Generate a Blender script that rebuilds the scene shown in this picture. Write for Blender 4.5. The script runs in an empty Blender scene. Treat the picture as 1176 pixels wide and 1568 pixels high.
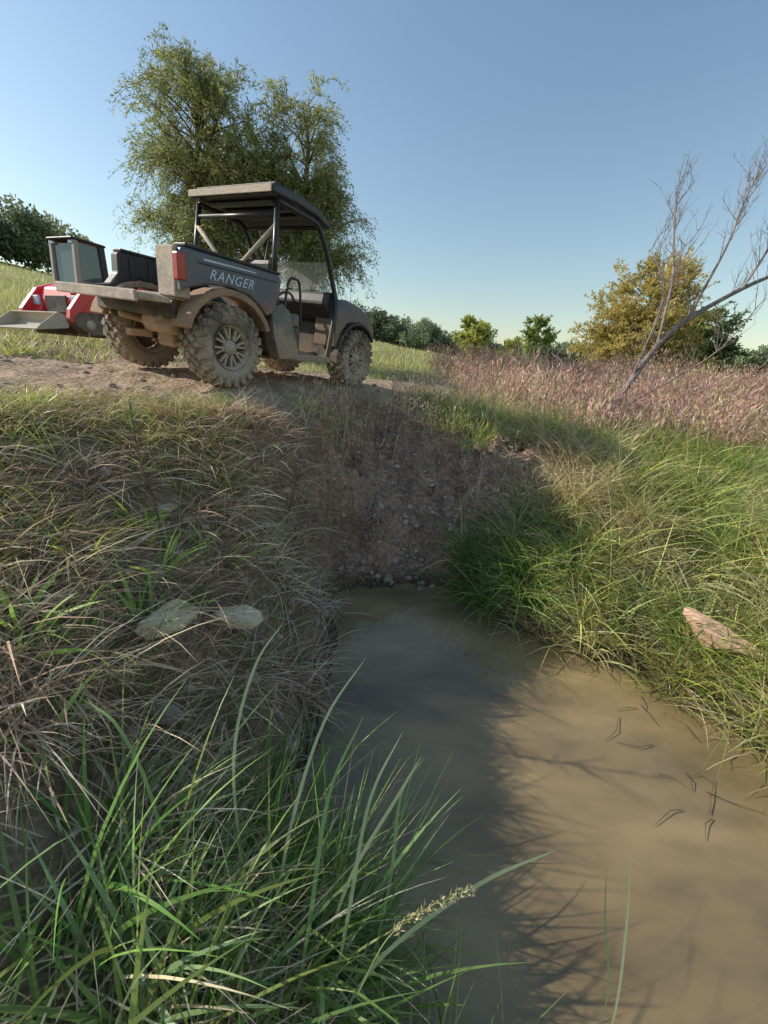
import bpy, bmesh, math, random
import numpy as np
from mathutils import Vector, Matrix
rng = np.random.default_rng(11)
U = lambda a, b, n=None: rng.uniform(a, b, n)
scene = bpy.context.scene

# ------------------------------------------------------------------ noise
_tab = np.random.default_rng(3).random((256, 256))
def vnoise(x, y):
    xi = np.floor(x).astype(int); yi = np.floor(y).astype(int)
    fx = x - xi; fy = y - yi
    fx = fx*fx*(3-2*fx); fy = fy*fy*(3-2*fy)
    a = _tab[xi % 256, yi % 256]; b = _tab[(xi+1) % 256, yi % 256]
    c = _tab[xi % 256, (yi+1) % 256]; d = _tab[(xi+1) % 256, (yi+1) % 256]
    return (a*(1-fx)+b*fx)*(1-fy)+(c*(1-fx)+d*fx)*fy
def fbm(x, y, o=4):
    s = 0; a = .5; f = 1.0
    for i in range(o):
        s = s + a*(vnoise(x*f+17.3*i, y*f+5.1*i)-.5); a *= .5; f *= 2.03
    return s
def sstep(a, b, x):
    t = np.clip((x-a)/(b-a), 0, 1); return t*t*(3-2*t)

# ------------------------------------------------------------------ terrain
CP = np.array([
 (-.375,2.955,-1.9),(.727,3.10,-1.9),(1.075,2.608,-1.9),(1.557,2.286,-1.9),(2.057,1.92,-1.9),(2.25,1.43,-1.9),
 (-.264,2.17,-1.9),(-.26,1.51,-1.9),(-.33,1.172,-1.9),(.12,.6,-1.9),(.42,.2,-1.9),(.5,-.6,-1.9),
 (.1,2.9,-2.05),(.5,1.8,-2.4),(1.2,1.2,-2.5),(.45,1.0,-2.3),(1.5,0,-2.5),(1.2,-1.5,-2.5),(2,.6,-2.2),
 (2.7,.6,-1.65),(2.9,-.8,-1.6),(0,0,-1.6),(-.3,-.6,-1.45),(-.25,.7,-1.72),
 (-.88,1.56,-1.13),(-.58,1.545,-1.55),(-.72,2.33,-1.22),(-1.23,1.97,-.85),(-1.42,2.39,-.58),(-2.0,1.9,-.48),
 (-1.5,1.33,-.82),(-1.01,.71,-1.13),(-.76,.373,-1.35),(-.86,1.02,-1.25),
 (-2.06,3.12,-.34),(-1.24,3.3,-.48),(-.8,4.05,-.50),(-.48,3.2,-1.35),(-.85,3.0,-.54),(-.60,3.6,-.62),(-.92,2.65,-.72),(-.33,3.1,-1.7),(-.40,3.8,-.98),
 (.08,3.44,-1.45),(.33,4.14,-1.05),(.18,5.2,-.46),(-.2,4.4,-.74),(.7,3.9,-1.2),
 (-1.6,3.85,-.29),(-2.73,4.49,-.185),(-.59,5.64,-.29),(-1.7,6.3,-.20),(0,7,-.36),
 (-2.8,2.8,-.36),(-4,4,-.15),(-4,2,-.25),(-6,8.7,0.0),(-7.3,8,.05),(-4,12,-.05),(-8,4,.15),(-6,0,-.2),
 (-3,0,-.55),(-2,.5,-.8),(-3,-3,-.5),(-1.2,-1,-1.2),(0,-2,-1.45),(0,12,-.3),(5,12,-.45),
 (.9,3.45,-1.5),(1.5,2.9,-1.5),(2.35,2.1,-1.6),(2.88,2.55,-1.35),(2.5,3.4,-1.15),(1.81,4.16,-.85),
 (1.0,4.5,-.84),(1.3,6,-.6),(1.5,9.4,-.45),(4,8,-.7),(3.95,4.58,-.9),(6,6,-.9),(8,10,-.6),(3.1,6.1,-.8),
 (5,3,-1.15),(4,1,-1.3),(4,-1.5,-1.3),(8,1,-1.1),(12,5,-.8),(12,-6,-.8),(-12,0,.3),(-12,8,.8),(0,-10,-1),(-10,-10,0),(10,-10,-1),
 (10,14,-.4),(-10,14,.6),(0,16,-.1)
])
def _k(r2): return np.where(r2 > 1e-12, .5*r2*np.log(r2+1e-12), 0.)
n0 = len(CP)
d2 = ((CP[:, None, :2]-CP[None, :, :2])**2).sum(-1)
A = np.zeros((n0+3, n0+3)); A[:n0, :n0] = _k(d2)+np.eye(n0)*.003
A[:n0, n0] = 1; A[:n0, n0+1:] = CP[:, :2]; A[n0, :n0] = 1; A[n0+1:, :n0] = CP[:, :2].T
W = np.linalg.solve(A, np.concatenate([CP[:, 2], [0, 0, 0]]))
def tps(x, y):
    out = np.empty(len(x))
    for i in range(0, len(x), 40000):
        xx = x[i:i+40000]; yy = y[i:i+40000]
        r2 = (xx[:, None]-CP[None, :, 0])**2+(yy[:, None]-CP[None, :, 1])**2
        out[i:i+40000] = _k(r2)@W[:n0]+W[n0]+W[n0+1]*xx+W[n0+2]*yy
    return out
TRK = [(-7, -1.2), (-3.4, 2.7), (-2.1, 4.3), (-1.1, 6.2), (0.5, 9), (4, 14), (9, 22)]
def trackmask(x, y):
    d = np.full(np.shape(x), 1e9)
    for (ax, ay), (bx, by) in zip(TRK[:-1], TRK[1:]):
        L2 = (bx-ax)**2+(by-ay)**2
        t = np.clip(((x-ax)*(bx-ax)+(y-ay)*(by-ay))/L2, 0, 1)
        d = np.minimum(d, np.hypot(x-ax-t*(bx-ax), y-ay-t*(by-ay)))
    return 1-sstep(.9, 1.4, d+1.1*fbm(x*1.8, y*1.8)), d
def gullymask(x, y):
    q1 = np.sqrt(((x-.10)/.72)**2+((y-3.7)/1.0)**2)
    q2 = np.sqrt(((x-.72)/.95)**2+((y-4.12)/.72)**2)
    return 1-sstep(.7, 1.2, np.minimum(q1, q2)+.9*fbm(x*2, y*2))
SAZ = ([-180, -90, -60, -42, -20, 0, 22, 45, 90, 180], [.05, .13, .14, .118, .082, .046, .004, .008, .0, .05])
def height(x, y):
    x = np.asarray(x, float); y = np.asarray(y, float); sh = x.shape
    x = x.ravel(); y = y.ravel()
    d = np.hypot(x, y)
    near = np.zeros(len(x)); m = d < 17
    if m.any(): near[m] = tps(x[m], y[m])
    s = np.interp(np.degrees(np.arctan2(x, y)), *SAZ)
    far = -.35+(s*75+.35)*np.clip((d-8)/67, 0, 1.35)+fbm(x*.05, y*.05)*1.0*sstep(15, 60, d)
    w = sstep(9, 16, d)
    z = near*(1-w)+far*w
    tm, td = trackmask(x, y)
    gm = gullymask(x, y)
    rough = 1-.8*tm
    rdg = .5-np.abs(fbm(x*2.6+3, y*2.6+1, 4))*4
    rd2 = .5-np.abs(fbm(x*7+3, y*7+1, 3))*4
    z += (fbm(x*2.2, y*2.2, 4)*.16+fbm(x*8, y*8, 3)*.08+gm*(fbm(x*4+4, y*4, 6)*.46+rdg*.10+rd2*.035))*rough*sstep(80, 8, d) + fbm(x*5,y*5,4)*.07*tm
    return z.reshape(sh)
def h1(a, b): return float(height(np.array([a]), np.array([b]))[0])
def grad(x, y, e=.08):
    return (height(x+e, y)-height(x-e, y))/(2*e), (height(x, y+e)-height(x, y-e))/(2*e)

# ------------------------------------------------------------------ node helpers
def newmat(name):
    m = bpy.data.materials.new(name); m.use_nodes = True
    nt = m.node_tree; nt.nodes.clear()
    out = nt.nodes.new('ShaderNodeOutputMaterial')
    return m, nt, out
def noise(nt, vec, scale, detail=5, rough=.6):
    nd = nt.nodes.new('ShaderNodeTexNoise'); nd.inputs['Scale'].default_value = scale
    nd.inputs['Detail'].default_value = detail; nd.inputs['Roughness'].default_value = rough
    if vec: nt.links.new(vec, nd.inputs['Vector'])
    return nd
def ramp(nt, fac, stops):
    nd = nt.nodes.new('ShaderNodeValToRGB'); el = nd.color_ramp.elements
    while len(el) < len(stops): el.new(.5)
    for e, (p, c) in zip(el, stops):
        e.position = p; e.color = (c[0], c[1], c[2], 1) if hasattr(c, '__len__') else (c, c, c, 1)
    nt.links.new(fac, nd.inputs['Fac']); return nd
def mixc(nt, fac, a, b, blend='MIX'):
    nd = nt.nodes.new('ShaderNodeMixRGB'); nd.blend_type = blend
    for i, v in enumerate((fac, a, b)):
        s = nd.inputs[i]
        if hasattr(v, 'is_linked'): nt.links.new(v, s)
        elif isinstance(v, (int, float)):
            s.default_value = v if i == 0 else (v, v, v, 1)
        else: s.default_value = (*v[:3], 1)
    return nd.outputs[0]
def bsdf(nt, out, col, rough=.7, spec=.3, metal=0, bump=None, bs=.3, bd=.01):
    b = nt.nodes.new('ShaderNodeBsdfPrincipled')
    if hasattr(col, 'is_linked'): nt.links.new(col, b.inputs['Base Color'])
    else: b.inputs['Base Color'].default_value = (*col, 1)
    if hasattr(rough, 'is_linked'): nt.links.new(rough, b.inputs['Roughness'])
    else: b.inputs['Roughness'].default_value = rough
    b.inputs['Specular IOR Level'].default_value = spec; b.inputs['Metallic'].default_value = metal
    if bump is not None:
        bp = nt.nodes.new('ShaderNodeBump'); bp.inputs['Strength'].default_value = bs; bp.inputs['Distance'].default_value = bd
        nt.links.new(bump, bp.inputs['Height']); nt.links.new(bp.outputs[0], b.inputs['Normal'])
    nt.links.new(b.outputs[0], out.inputs[0]); return b
def texco(nt, which='Object'):
    return nt.nodes.new('ShaderNodeTexCoord').outputs[which]
def mat_blade(name, trans=.35, rough=None):
    m, nt, out = newmat(name)
    at = nt.nodes.new('ShaderNodeAttribute'); at.attribute_name = 'Col'; c = at.outputs['Color']
    if rough: b = bsdf(nt, out, c, rough, .4)
    else: b = nt.nodes.new('ShaderNodeBsdfDiffuse'); nt.links.new(c, b.inputs[0])
    t = nt.nodes.new('ShaderNodeBsdfTranslucent'); nt.links.new(c, t.inputs[0])
    mx = nt.nodes.new('ShaderNodeMixShader'); mx.inputs[0].default_value = trans
    nt.links.new(b.outputs[0], mx.inputs[1]); nt.links.new(t.outputs[0], mx.inputs[2])
    nt.links.new(mx.outputs[0], out.inputs[0]); return m
M_BLADE = mat_blade('grass_blades', .40, .42); M_DRY = mat_blade('dry_blades', .25); M_LEAF = mat_blade('leaves', .48)
def mat_bark(name, c1, c2):
    m, nt, out = newmat(name); v = texco(nt)
    nz = noise(nt, v, 12, 4)
    bsdf(nt, out, ramp(nt, nz.outputs[0], [(.3, c1), (.7, c2)]).outputs[0], .9, .1, bump=nz.outputs[0], bs=.6, bd=.02)
    return m
M_BARK = mat_bark('bark', (.07, .055, .04), (.18, .145, .11))
M_BARKL = mat_bark('pale_bark', (.14, .11, .10), (.34, .285, .25))
def mat_muddy(name, base, mud=(.26, .19, .13), z0=.35, z1=1.0, amt=.5, top=-.12, rough=.4, metal=0, spec=.5):
    m, nt, out = newmat(name); v = texco(nt)
    n1 = noise(nt, v, 5, 5, .65); n2 = noise(nt, v, 45, 3, .7)
    sx = nt.nodes.new('ShaderNodeSeparateXYZ'); nt.links.new(v, sx.inputs[0])
    mr = nt.nodes.new('ShaderNodeMapRange'); mr.inputs[1].default_value = z0; mr.inputs[2].default_value = z1
    mr.inputs[3].default_value = amt; mr.inputs[4].default_value = top
    nt.links.new(sx.outputs[2], mr.inputs[0])
    a = nt.nodes.new('ShaderNodeMath'); a.operation = 'ADD'; nt.links.new(mr.outputs[0], a.inputs[0]); nt.links.new(n1.outputs[0], a.inputs[1])
    a2 = nt.nodes.new('ShaderNodeMath'); a2.operation = 'MULTIPLY_ADD'; nt.links.new(n2.outputs[0], a2.inputs[0]); a2.inputs[1].default_value = .25
    nt.links.new(a.outputs[0], a2.inputs[2])
    f = ramp(nt, a2.outputs[0], [(.58, 0.05), (.88, 1.0)]).outputs[0]
    mudc = ramp(nt, n2.outputs[0], [(.3, tuple(k*.7 for k in mud)), (.7, tuple(k*1.15 for k in mud))]).outputs[0]
    c = mixc(nt, f, base, mudc)
    r = ramp(nt, f, [(0, rough), (1, .95)]).outputs[0]
    bsdf(nt, out, c, r, spec, metal, bump=f, bs=.3, bd=.004); return m

# ------------------------------------------------------------------ mesh helpers
def link(o, parent=None):
    scene.collection.objects.link(o)
    if parent: o.parent = parent
    return o
def np_mesh(name, v, f, col=None, mat=None, smooth=False, parent=None):
    me = bpy.data.meshes.new(name); v = np.ascontiguousarray(v, dtype=np.float32)
    f = np.ascontiguousarray(f, dtype=np.int32); k = f.shape[1]
    me.vertices.add(len(v)); me.vertices.foreach_set('co', v.ravel())
    me.loops.add(f.size); me.loops.foreach_set('vertex_index', f.ravel())
    me.polygons.add(len(f)); me.polygons.foreach_set('loop_start', np.arange(0, f.size, k, dtype=np.int32))
    me.polygons.foreach_set('loop_total', np.full(len(f), k, dtype=np.int32))
    if smooth: me.polygons.foreach_set('use_smooth', np.ones(len(f), dtype=bool))
    me.update(calc_edges=True)
    if col is not None:
        a = me.color_attributes.new('Col', 'FLOAT_COLOR', 'POINT')
        a.data.foreach_set('color', np.concatenate([col, np.ones((len(col), 1))], 1).astype(np.float32).ravel())
    if mat: me.materials.append(mat)
    return link(bpy.data.objects.new(name, me), parent)
def blade_arrays(root, L, wd, az, lean, curve, col, seg=4):
    n = len(root); s = np.linspace(0, 1, seg+1)
    h = np.stack([np.cos(az), np.sin(az), np.zeros(n)], 1)
    perp = np.stack([-np.sin(az), np.cos(az), np.zeros(n)], 1)
    tw = U(-1.1, 1.1, n)
    p = root.copy(); vs = []
    for i in range(seg+1):
        th = lean+curve*s[i]
        t = np.sin(th)[:, None]*h; t[:, 2] += np.cos(th)
        nn = np.cos(th)[:, None]*h; nn[:, 2] -= np.sin(th)
        if i > 0: p = p+t*(L/seg)[:, None]
        w = wd*(1-s[i]**2.0*.96) if i else wd*.6
        wv = perp*np.cos(tw)[:, None]+nn*np.sin(tw)[:, None]
        vs.append(p-wv*w[:, None]*.5); vs.append(p+wv*w[:, None]*.5)
    V = np.stack(vs, 1).reshape(-1, 3)
    b = np.arange(n)*(2*(seg+1))
    F = np.stack([np.stack([b+2*i, b+2*i+1, b+2*i+3, b+2*i+2], 1) for i in range(seg)], 1).reshape(-1, 4)
    return V, F, np.repeat(col, 2*(seg+1), 0)
def leaf_arrays(c, d, L, Wd, col):
    n = len(c); d = d/np.maximum(np.linalg.norm(d, axis=1, keepdims=True), 1e-6)
    r = rng.normal(size=(n, 3)); w = np.cross(d, r); w /= np.maximum(np.linalg.norm(w, axis=1, keepdims=True), 1e-6)
    L = np.broadcast_to(L, n)[:, None]; Wd = np.broadcast_to(Wd, n)[:, None]
    V = np.stack([c, c+d*L*.45+w*Wd*.5, c+d*L, c+d*L*.45-w*Wd*.5], 1).reshape(-1, 3)
    return V, np.arange(4*n).reshape(n, 4), np.repeat(col, 4, 0)
def merge(parts):
    off = 0; Vs = []; Fs = []; Cs = []
    for V, F, C in parts:
        Vs.append(V); Fs.append(F+off); Cs.append(C); off += len(V)
    return np.concatenate(Vs), np.concatenate(Fs), np.concatenate(Cs)
def tube_arrays(pts, rad, n=8):
    pts = np.array(pts, float); m = len(pts); rad = np.broadcast_to(rad, m)
    t = np.gradient(pts, axis=0); t /= np.maximum(np.linalg.norm(t, axis=1, keepdims=True), 1e-9)
    ref = np.array([0, 0, 1.]) if abs(t[0, 2]) < .9 else np.array([1., 0, 0])
    u = np.cross(t[0], ref); u /= np.linalg.norm(u)
    V = []; an = np.arange(n)*2*math.pi/n; ca = np.cos(an)[:, None]; sa = np.sin(an)[:, None]
    for i in range(m):
        u = u-t[i]*np.dot(u, t[i]); u /= np.linalg.norm(u); v = np.cross(t[i], u)
        V.append(pts[i]+rad[i]*(ca*u+sa*v))
    j = np.arange(n); k = (j+1) % n; i = (np.arange(m-1)*n)[:, None]
    F = np.stack([i+j, i+k, i+n+k, i+n+j], -1).reshape(-1, 4)
    return np.concatenate(V), F
def tcol(V): return np.zeros((len(V), 3))
def pick(pal, n, var=.25):
    pal = np.array(pal); c = pal[rng.integers(0, len(pal), n)]
    return np.clip(c*U(1-var, 1+var, (n, 1))*U(.9, 1.1, (n, 3)), 0, .9)

GREEN = [(.19, .31, .075), (.23, .35, .09), (.15, .26, .075), (.28, .38, .10)]
YGREEN = [(.42, .48, .11), (.50, .52, .13), (.33, .42, .09), (.57, .53, .18)]
YG2 = YGREEN+[(.62, .64, .18), (.54, .58, .15)]  # brighter greens added to give the bank grass a sunlit look by colour
STRAW = [(.78, .63, .41), (.68, .53, .35), (.85, .72, .51), (.55, .42, .28)]
BROWN = [(.42, .28, .19), (.50, .34, .235), (.32, .22, .15), (.58, .40, .285)]
RED = [(.50, .29, .24), (.57, .36, .32), (.44, .25, .22), (.68, .54, .36), (.40, .40, .17), (.62, .39, .33), (.36, .22, .18)]

# ------------------------------------------------------------------ ground mesh
ng = 700
u = np.linspace(-1, 1, ng)
gx = 1.3*np.sinh(6.4*u)+.0; gy = 1.3*np.sinh(6.4*u)+2.9
X, Y = np.meshgrid(gx, gy, indexing='ij'); x = X.ravel(); y = Y.ravel()
z = height(x, y)
idx = np.arange(ng*ng).reshape(ng, ng)
F = np.stack([idx[:-1, :-1], idx[1:, :-1], idx[1:, 1:], idx[:-1, 1:]], -1).reshape(-1, 4)
tm, td = trackmask(x, y); gm = gullymask(x, y); d = np.hypot(x, y)
def lerp(a, b, m): return a*(1-m[:, None])+np.array(b)*m[:, None]
col = np.tile(np.array([.34, .245, .165]), (len(x), 1))
col = lerp(col, (.31, .31, .11), sstep(5, 14, d)*.9)
col = lerp(col, (.52, .49, .17), sstep(20, 60, d)*np.clip(.6+fbm(x*.08, y*.08)*1.4, 0, 1))
rb = sstep(1.0, 1.6, x)*sstep(5.2, 4.2, y)*sstep(7, 5, d)
col = lerp(col, (.25, .22, .105), rb*.8)
col = lerp(col, (.45, .295, .20), gm)
col = lerp(col, (.58, .42, .295), tm*sstep(16, 9, d)*.95)
wet = sstep(-1.74, -1.86, z)*sstep(8, 5, d)
col = lerp(col, (.13, .095, .06), wet*.85)
m, nt, out = newmat('soil')
at = nt.nodes.new('ShaderNodeAttribute'); at.attribute_name = 'Col'
v = texco(nt)
n1 = noise(nt, v, 3.5, 4, .7); n2 = noise(nt, v, 28, 5, .76)
vo = nt.nodes.new('ShaderNodeTexVoronoi'); vo.inputs['Scale'].default_value = 22; nt.links.new(v, vo.inputs['Vector'])
c = mixc(nt, 1.0, at.outputs['Color'], ramp(nt, n1.outputs[0], [(.3, .6), (.7, 1.3)]).outputs[0], 'MULTIPLY')
c = mixc(nt, 1.0, c, ramp(nt, n2.outputs[0], [(.3, .42), (.7, 1.4)]).outputs[0], 'MULTIPLY')
hm = mixc(nt, .3, n2.outputs[0], ramp(nt, vo.outputs['Distance'], [(0, 1), (.6, 0)]).outputs[0])
bsdf(nt, out, c, .95, .12, bump=hm, bs=1.0, bd=.045)
ground = np_mesh('ground', np.stack([x, y, z], 1), F, col, m, smooth=True)

# ------------------------------------------------------------------ water
m, nt, out = newmat('muddy_water'); v = texco(nt)
mp = nt.nodes.new('ShaderNodeMapping'); mp.inputs['Rotation'].default_value = (0, 0, .75); mp.inputs['Scale'].default_value = (1, 2.6, 1); nt.links.new(v, mp.inputs[0])
n1 = noise(nt, mp.outputs[0], 1.1, 4, .55)  # stretched, turned noise: submerged light streaks painted into the muddy colour
c = ramp(nt, n1.outputs[0], [(.32, (.15, .11, .06)), (.68, (.36, .26, .13))]).outputs[0]
n2 = noise(nt, v, 5, 3, .5)
b = bsdf(nt, out, c, .012, .5, bump=n2.outputs[0], bs=.025, bd=.02); b.inputs['IOR'].default_value = 1.5
wv = np.array([(-1, -6, -1.9), (4.5, -6, -1.9), (4.5, 3.6, -1.9), (-1, 3.6, -1.9)])
np_mesh('pond_water', wv, np.array([[0, 1, 2, 3]]), None, m)

# ------------------------------------------------------------------ sky / sun / camera
world = bpy.data.worlds.new('World'); scene.world = world; world.use_nodes = True
nt = world.node_tree; bg = nt.nodes['Background']
sky = nt.nodes.new('ShaderNodeTexSky'); sky.sky_type = 'NISHITA'; sky.sun_disc = False
AZ, EL = math.radians(-82), math.radians(31)
sky.sun_elevation = EL; sky.sun_rotation = AZ % (2*math.pi)
sky.air_density = 1.5; sky.dust_density = .5; sky.ozone_density = 2.2
nt.links.new(sky.outputs[0], bg.inputs[0]); bg.inputs[1].default_value = .15
sd = Vector((math.sin(AZ)*math.cos(EL), math.cos(AZ)*math.cos(EL), math.sin(EL)))
sl = bpy.data.lights.new('sun', 'SUN'); sl.energy = 5.0; sl.angle = math.radians(.5); sl.color = (1, .93, .81)
so = link(bpy.data.objects.new('sun', sl)); so.rotation_euler = sd.to_track_quat('Z', 'Y').to_euler()
cam = bpy.data.cameras.new('camera'); co = link(bpy.data.objects.new('camera', cam)); scene.camera = co
cam.sensor_fit = 'VERTICAL'; cam.sensor_height = 24; cam.lens = 590/1568*24; cam.clip_end = 3000; cam.clip_start = .03
p = math.atan(223/590); r = math.radians(4)
R = Vector((1, 0, 0)); Uv = Vector((0, math.sin(p), math.cos(p))); Fw = Vector((0, math.cos(p), -math.sin(p)))
cx = R*math.cos(r)+Uv*math.sin(r); cy = -R*math.sin(r)+Uv*math.cos(r); cz = -Fw
co.matrix_world = Matrix(((cx.x, cy.x, cz.x, 0), (cx.y, cy.y, cz.y, 0), (cx.z, cy.z, cz.z, 0), (0, 0, 0, 1)))
scene.view_settings.view_transform = 'Standard'; scene.view_settings.look = 'None'; scene.view_settings.exposure = 0

# ------------------------------------------------------------------ part builders
def mk(name, verts, faces, mat, parent, bevel=0, smooth=False, seg=2):
    me = bpy.data.meshes.new(name); me.from_pydata([tuple(map(float, q)) for q in verts], [], [tuple(map(int, q)) for q in faces])
    me.materials.append(mat)
    if smooth: me.polygons.foreach_set('use_smooth', [True]*len(me.polygons))
    me.update(); o = link(bpy.data.objects.new(name, me), parent)
    if bevel:
        b = o.modifiers.new('b', 'BEVEL'); b.width = bevel; b.segments = seg; b.limit_method = 'ANGLE'; b.angle_limit = .5
    return o
def prism(name, poly, y0, y1, mat, parent, bevel=.01):
    k = len(poly); V = [(a, y0, c) for a, c in poly]+[(a, y1, c) for a, c in poly]
    Fc = [tuple(range(k)), tuple(range(2*k-1, k-1, -1))]+[(i, i+k, (i+1) % k+k, (i+1) % k) for i in range(k)]
    o = mk(name, V, Fc, mat, parent, bevel)
    bm = bmesh.new(); bm.from_mesh(o.data); bmesh.ops.recalc_face_normals(bm, faces=bm.faces); bm.to_mesh(o.data); bm.free()
    return o
def box(name, x0, x1, y0, y1, z0, z1, mat, parent, bevel=.01, sx=0):
    V = [(x0, y0, z0), (x1, y0, z0), (x1, y1, z0), (x0, y1, z0), (x0+sx, y0, z1), (x1+sx, y0, z1), (x1+sx, y1, z1), (x0+sx, y1, z1)]
    return mk(name, V, [(0, 3, 2, 1), (4, 5, 6, 7), (0, 1, 5, 4), (1, 2, 6, 5), (2, 3, 7, 6), (3, 0, 4, 7)], mat, parent, bevel)
def catmull(P, k=6):
    P = [np.array(q, float) for q in P]; P = [2*P[0]-P[1]]+P+[2*P[-1]-P[-2]]; out = []
    for i in range(1, len(P)-2):
        for j in range(k):
            t = j/k
            out.append(.5*((2*P[i])+(-P[i-1]+P[i+1])*t+(2*P[i-1]-5*P[i]+4*P[i+1]-P[i+2])*t*t+(-P[i-1]+3*P[i]-3*P[i+1]+P[i+2])*t**3))
    out.append(P[-2]); return np.array(out)
def tube(name, pts, rad, mat, parent, n=10, curve=False):
    if curve: pts = catmull(pts)
    V, Fa = tube_arrays(pts, rad, n); m = len(pts); Fa = [tuple(q) for q in Fa]
    Fa += [tuple(range(n-1, -1, -1)), tuple((m-1)*n+j for j in range(n))]
    return mk(name, V, Fa, mat, parent, smooth=True)
def lathe(name, prof, c, mat, parent, n=40, smooth=True):
    V = []; Fa = []; k = len(prof)
    for i in range(n):
        a = 2*math.pi*i/n
        for (rr, yy) in prof: V.append((c[0]+rr*math.cos(a), c[1]+yy, c[2]+rr*math.sin(a)))
    for i in range(n):
        j = (i+1) % n
        for q in range(k-1): Fa.append((i*k+q, j*k+q, j*k+q+1, i*k+q+1))
    return mk(name, V, Fa, mat, parent, smooth=smooth)
def blocks(name, frames, mat, parent):
    V = []; Fa = []
    for c, a, b_, d_ in frames:
        o = len(V)
        for sa, sb, sc in ((-1,-1,-1),(1,-1,-1),(1,1,-1),(-1,1,-1),(-1,-1,1),(1,-1,1),(1,1,1),(-1,1,1)):
            k = 1 if sc < 0 else .82
            V.append(c+a*sa*k+b_*sb*k+d_*sc)
        Fa += [(o, o+3, o+2, o+1), (o+4, o+5, o+6, o+7), (o, o+1, o+5, o+4), (o+1, o+2, o+6, o+5), (o+2, o+3, o+7, o+6), (o+3, o, o+4, o+7)]
    return mk(name, V, Fa, mat, parent)

# ------------------------------------------------------------------ utility vehicle
M_PAINT = mat_muddy('slate_paint', (.052, .082, .135), mud=(.28, .20, .14), z0=.60, z1=1.0, amt=.34, rough=.26)
M_PLAST = mat_muddy('black_plastic', (.020, .021, .024), z0=.2, z1=.8, amt=.24, rough=.5)
M_FLARE = mat_muddy('muddy_flare', (.04, .036, .034), mud=(.38, .25, .16), z0=.4, z1=1.0, amt=.5, top=.2, rough=.6)
M_GSLAB = mat_muddy('scuffed_grey_plastic', (.10, .12, .135), mud=(.40, .31, .23), z0=.2, z1=.8, amt=.46, rough=.5)
M_TUBE = mat_muddy('black_steel', (.014, .014, .017), z0=.2, z1=1.0, amt=.10, top=-.2, rough=.35)
M_TIRE = mat_muddy('muddy_rubber', (.085, .075, .068), mud=(.43, .35, .265), z0=-.2, z1=.6, amt=.5, top=.08, rough=.9)
M_RIM = mat_muddy('muddy_rim', (.09, .09, .09), mud=(.50, .43, .35), z0=-1, z1=3, amt=.38, top=.1, rough=.5)
M_DUST = mat_muddy('dusty_panel', (.24, .21, .19), mud=(.58, .47, .36), z0=0, z1=.5, amt=.5, top=.15, rough=.8)
M_ROOF = mat_muddy('dusty_roof', (.18, .15, .12), mud=(.58, .48, .38), z0=1.3, z1=2.6, amt=.4, top=.3, rough=.6)
M_ROOFB = mat_muddy('roof_edge', (.017, .019, .025), mud=(.2, .17, .14), z0=1.0, z1=2.0, amt=.06, rough=.35)
M_RUST = mat_muddy('rusty_steel', (.32, .19, .11), mud=(.52, .36, .24), z0=0, z1=1, amt=.3, top=.1, rough=.7)
M_TAN = mat_muddy('dusty_brace', (.26, .22, .19), mud=(.55, .46, .37), z0=0, z1=2, amt=.3, top=.1, rough=.8)
m, nt, out = newmat('red_lens'); bsdf(nt, out, (.40, .04, .03), .25, .5); M_REDL = m
m, nt, out = newmat('pale_decal'); bsdf(nt, out, (.50, .60, .70), .5, .4); M_DECAL = m
m, nt, out = newmat('dusty_glass')
v = texco(nt); nz = noise(nt, v, 30, 4, .7)
bb = bsdf(nt, out, (.7, .68, .62), .3, .5); tr = nt.nodes.new('ShaderNodeBsdfTransparent'); mx = nt.nodes.new('ShaderNodeMixShader')
nt.links.new(ramp(nt, nz.outputs[0], [(.35, .25), (.75, .75)]).outputs[0], mx.inputs[0]); nt.links.new(tr.outputs[0], mx.inputs[1]); nt.links.new(bb.outputs[0], mx.inputs[2]); nt.links.new(mx.outputs[0], out.inputs[0]); M_GLASS = m

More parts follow.
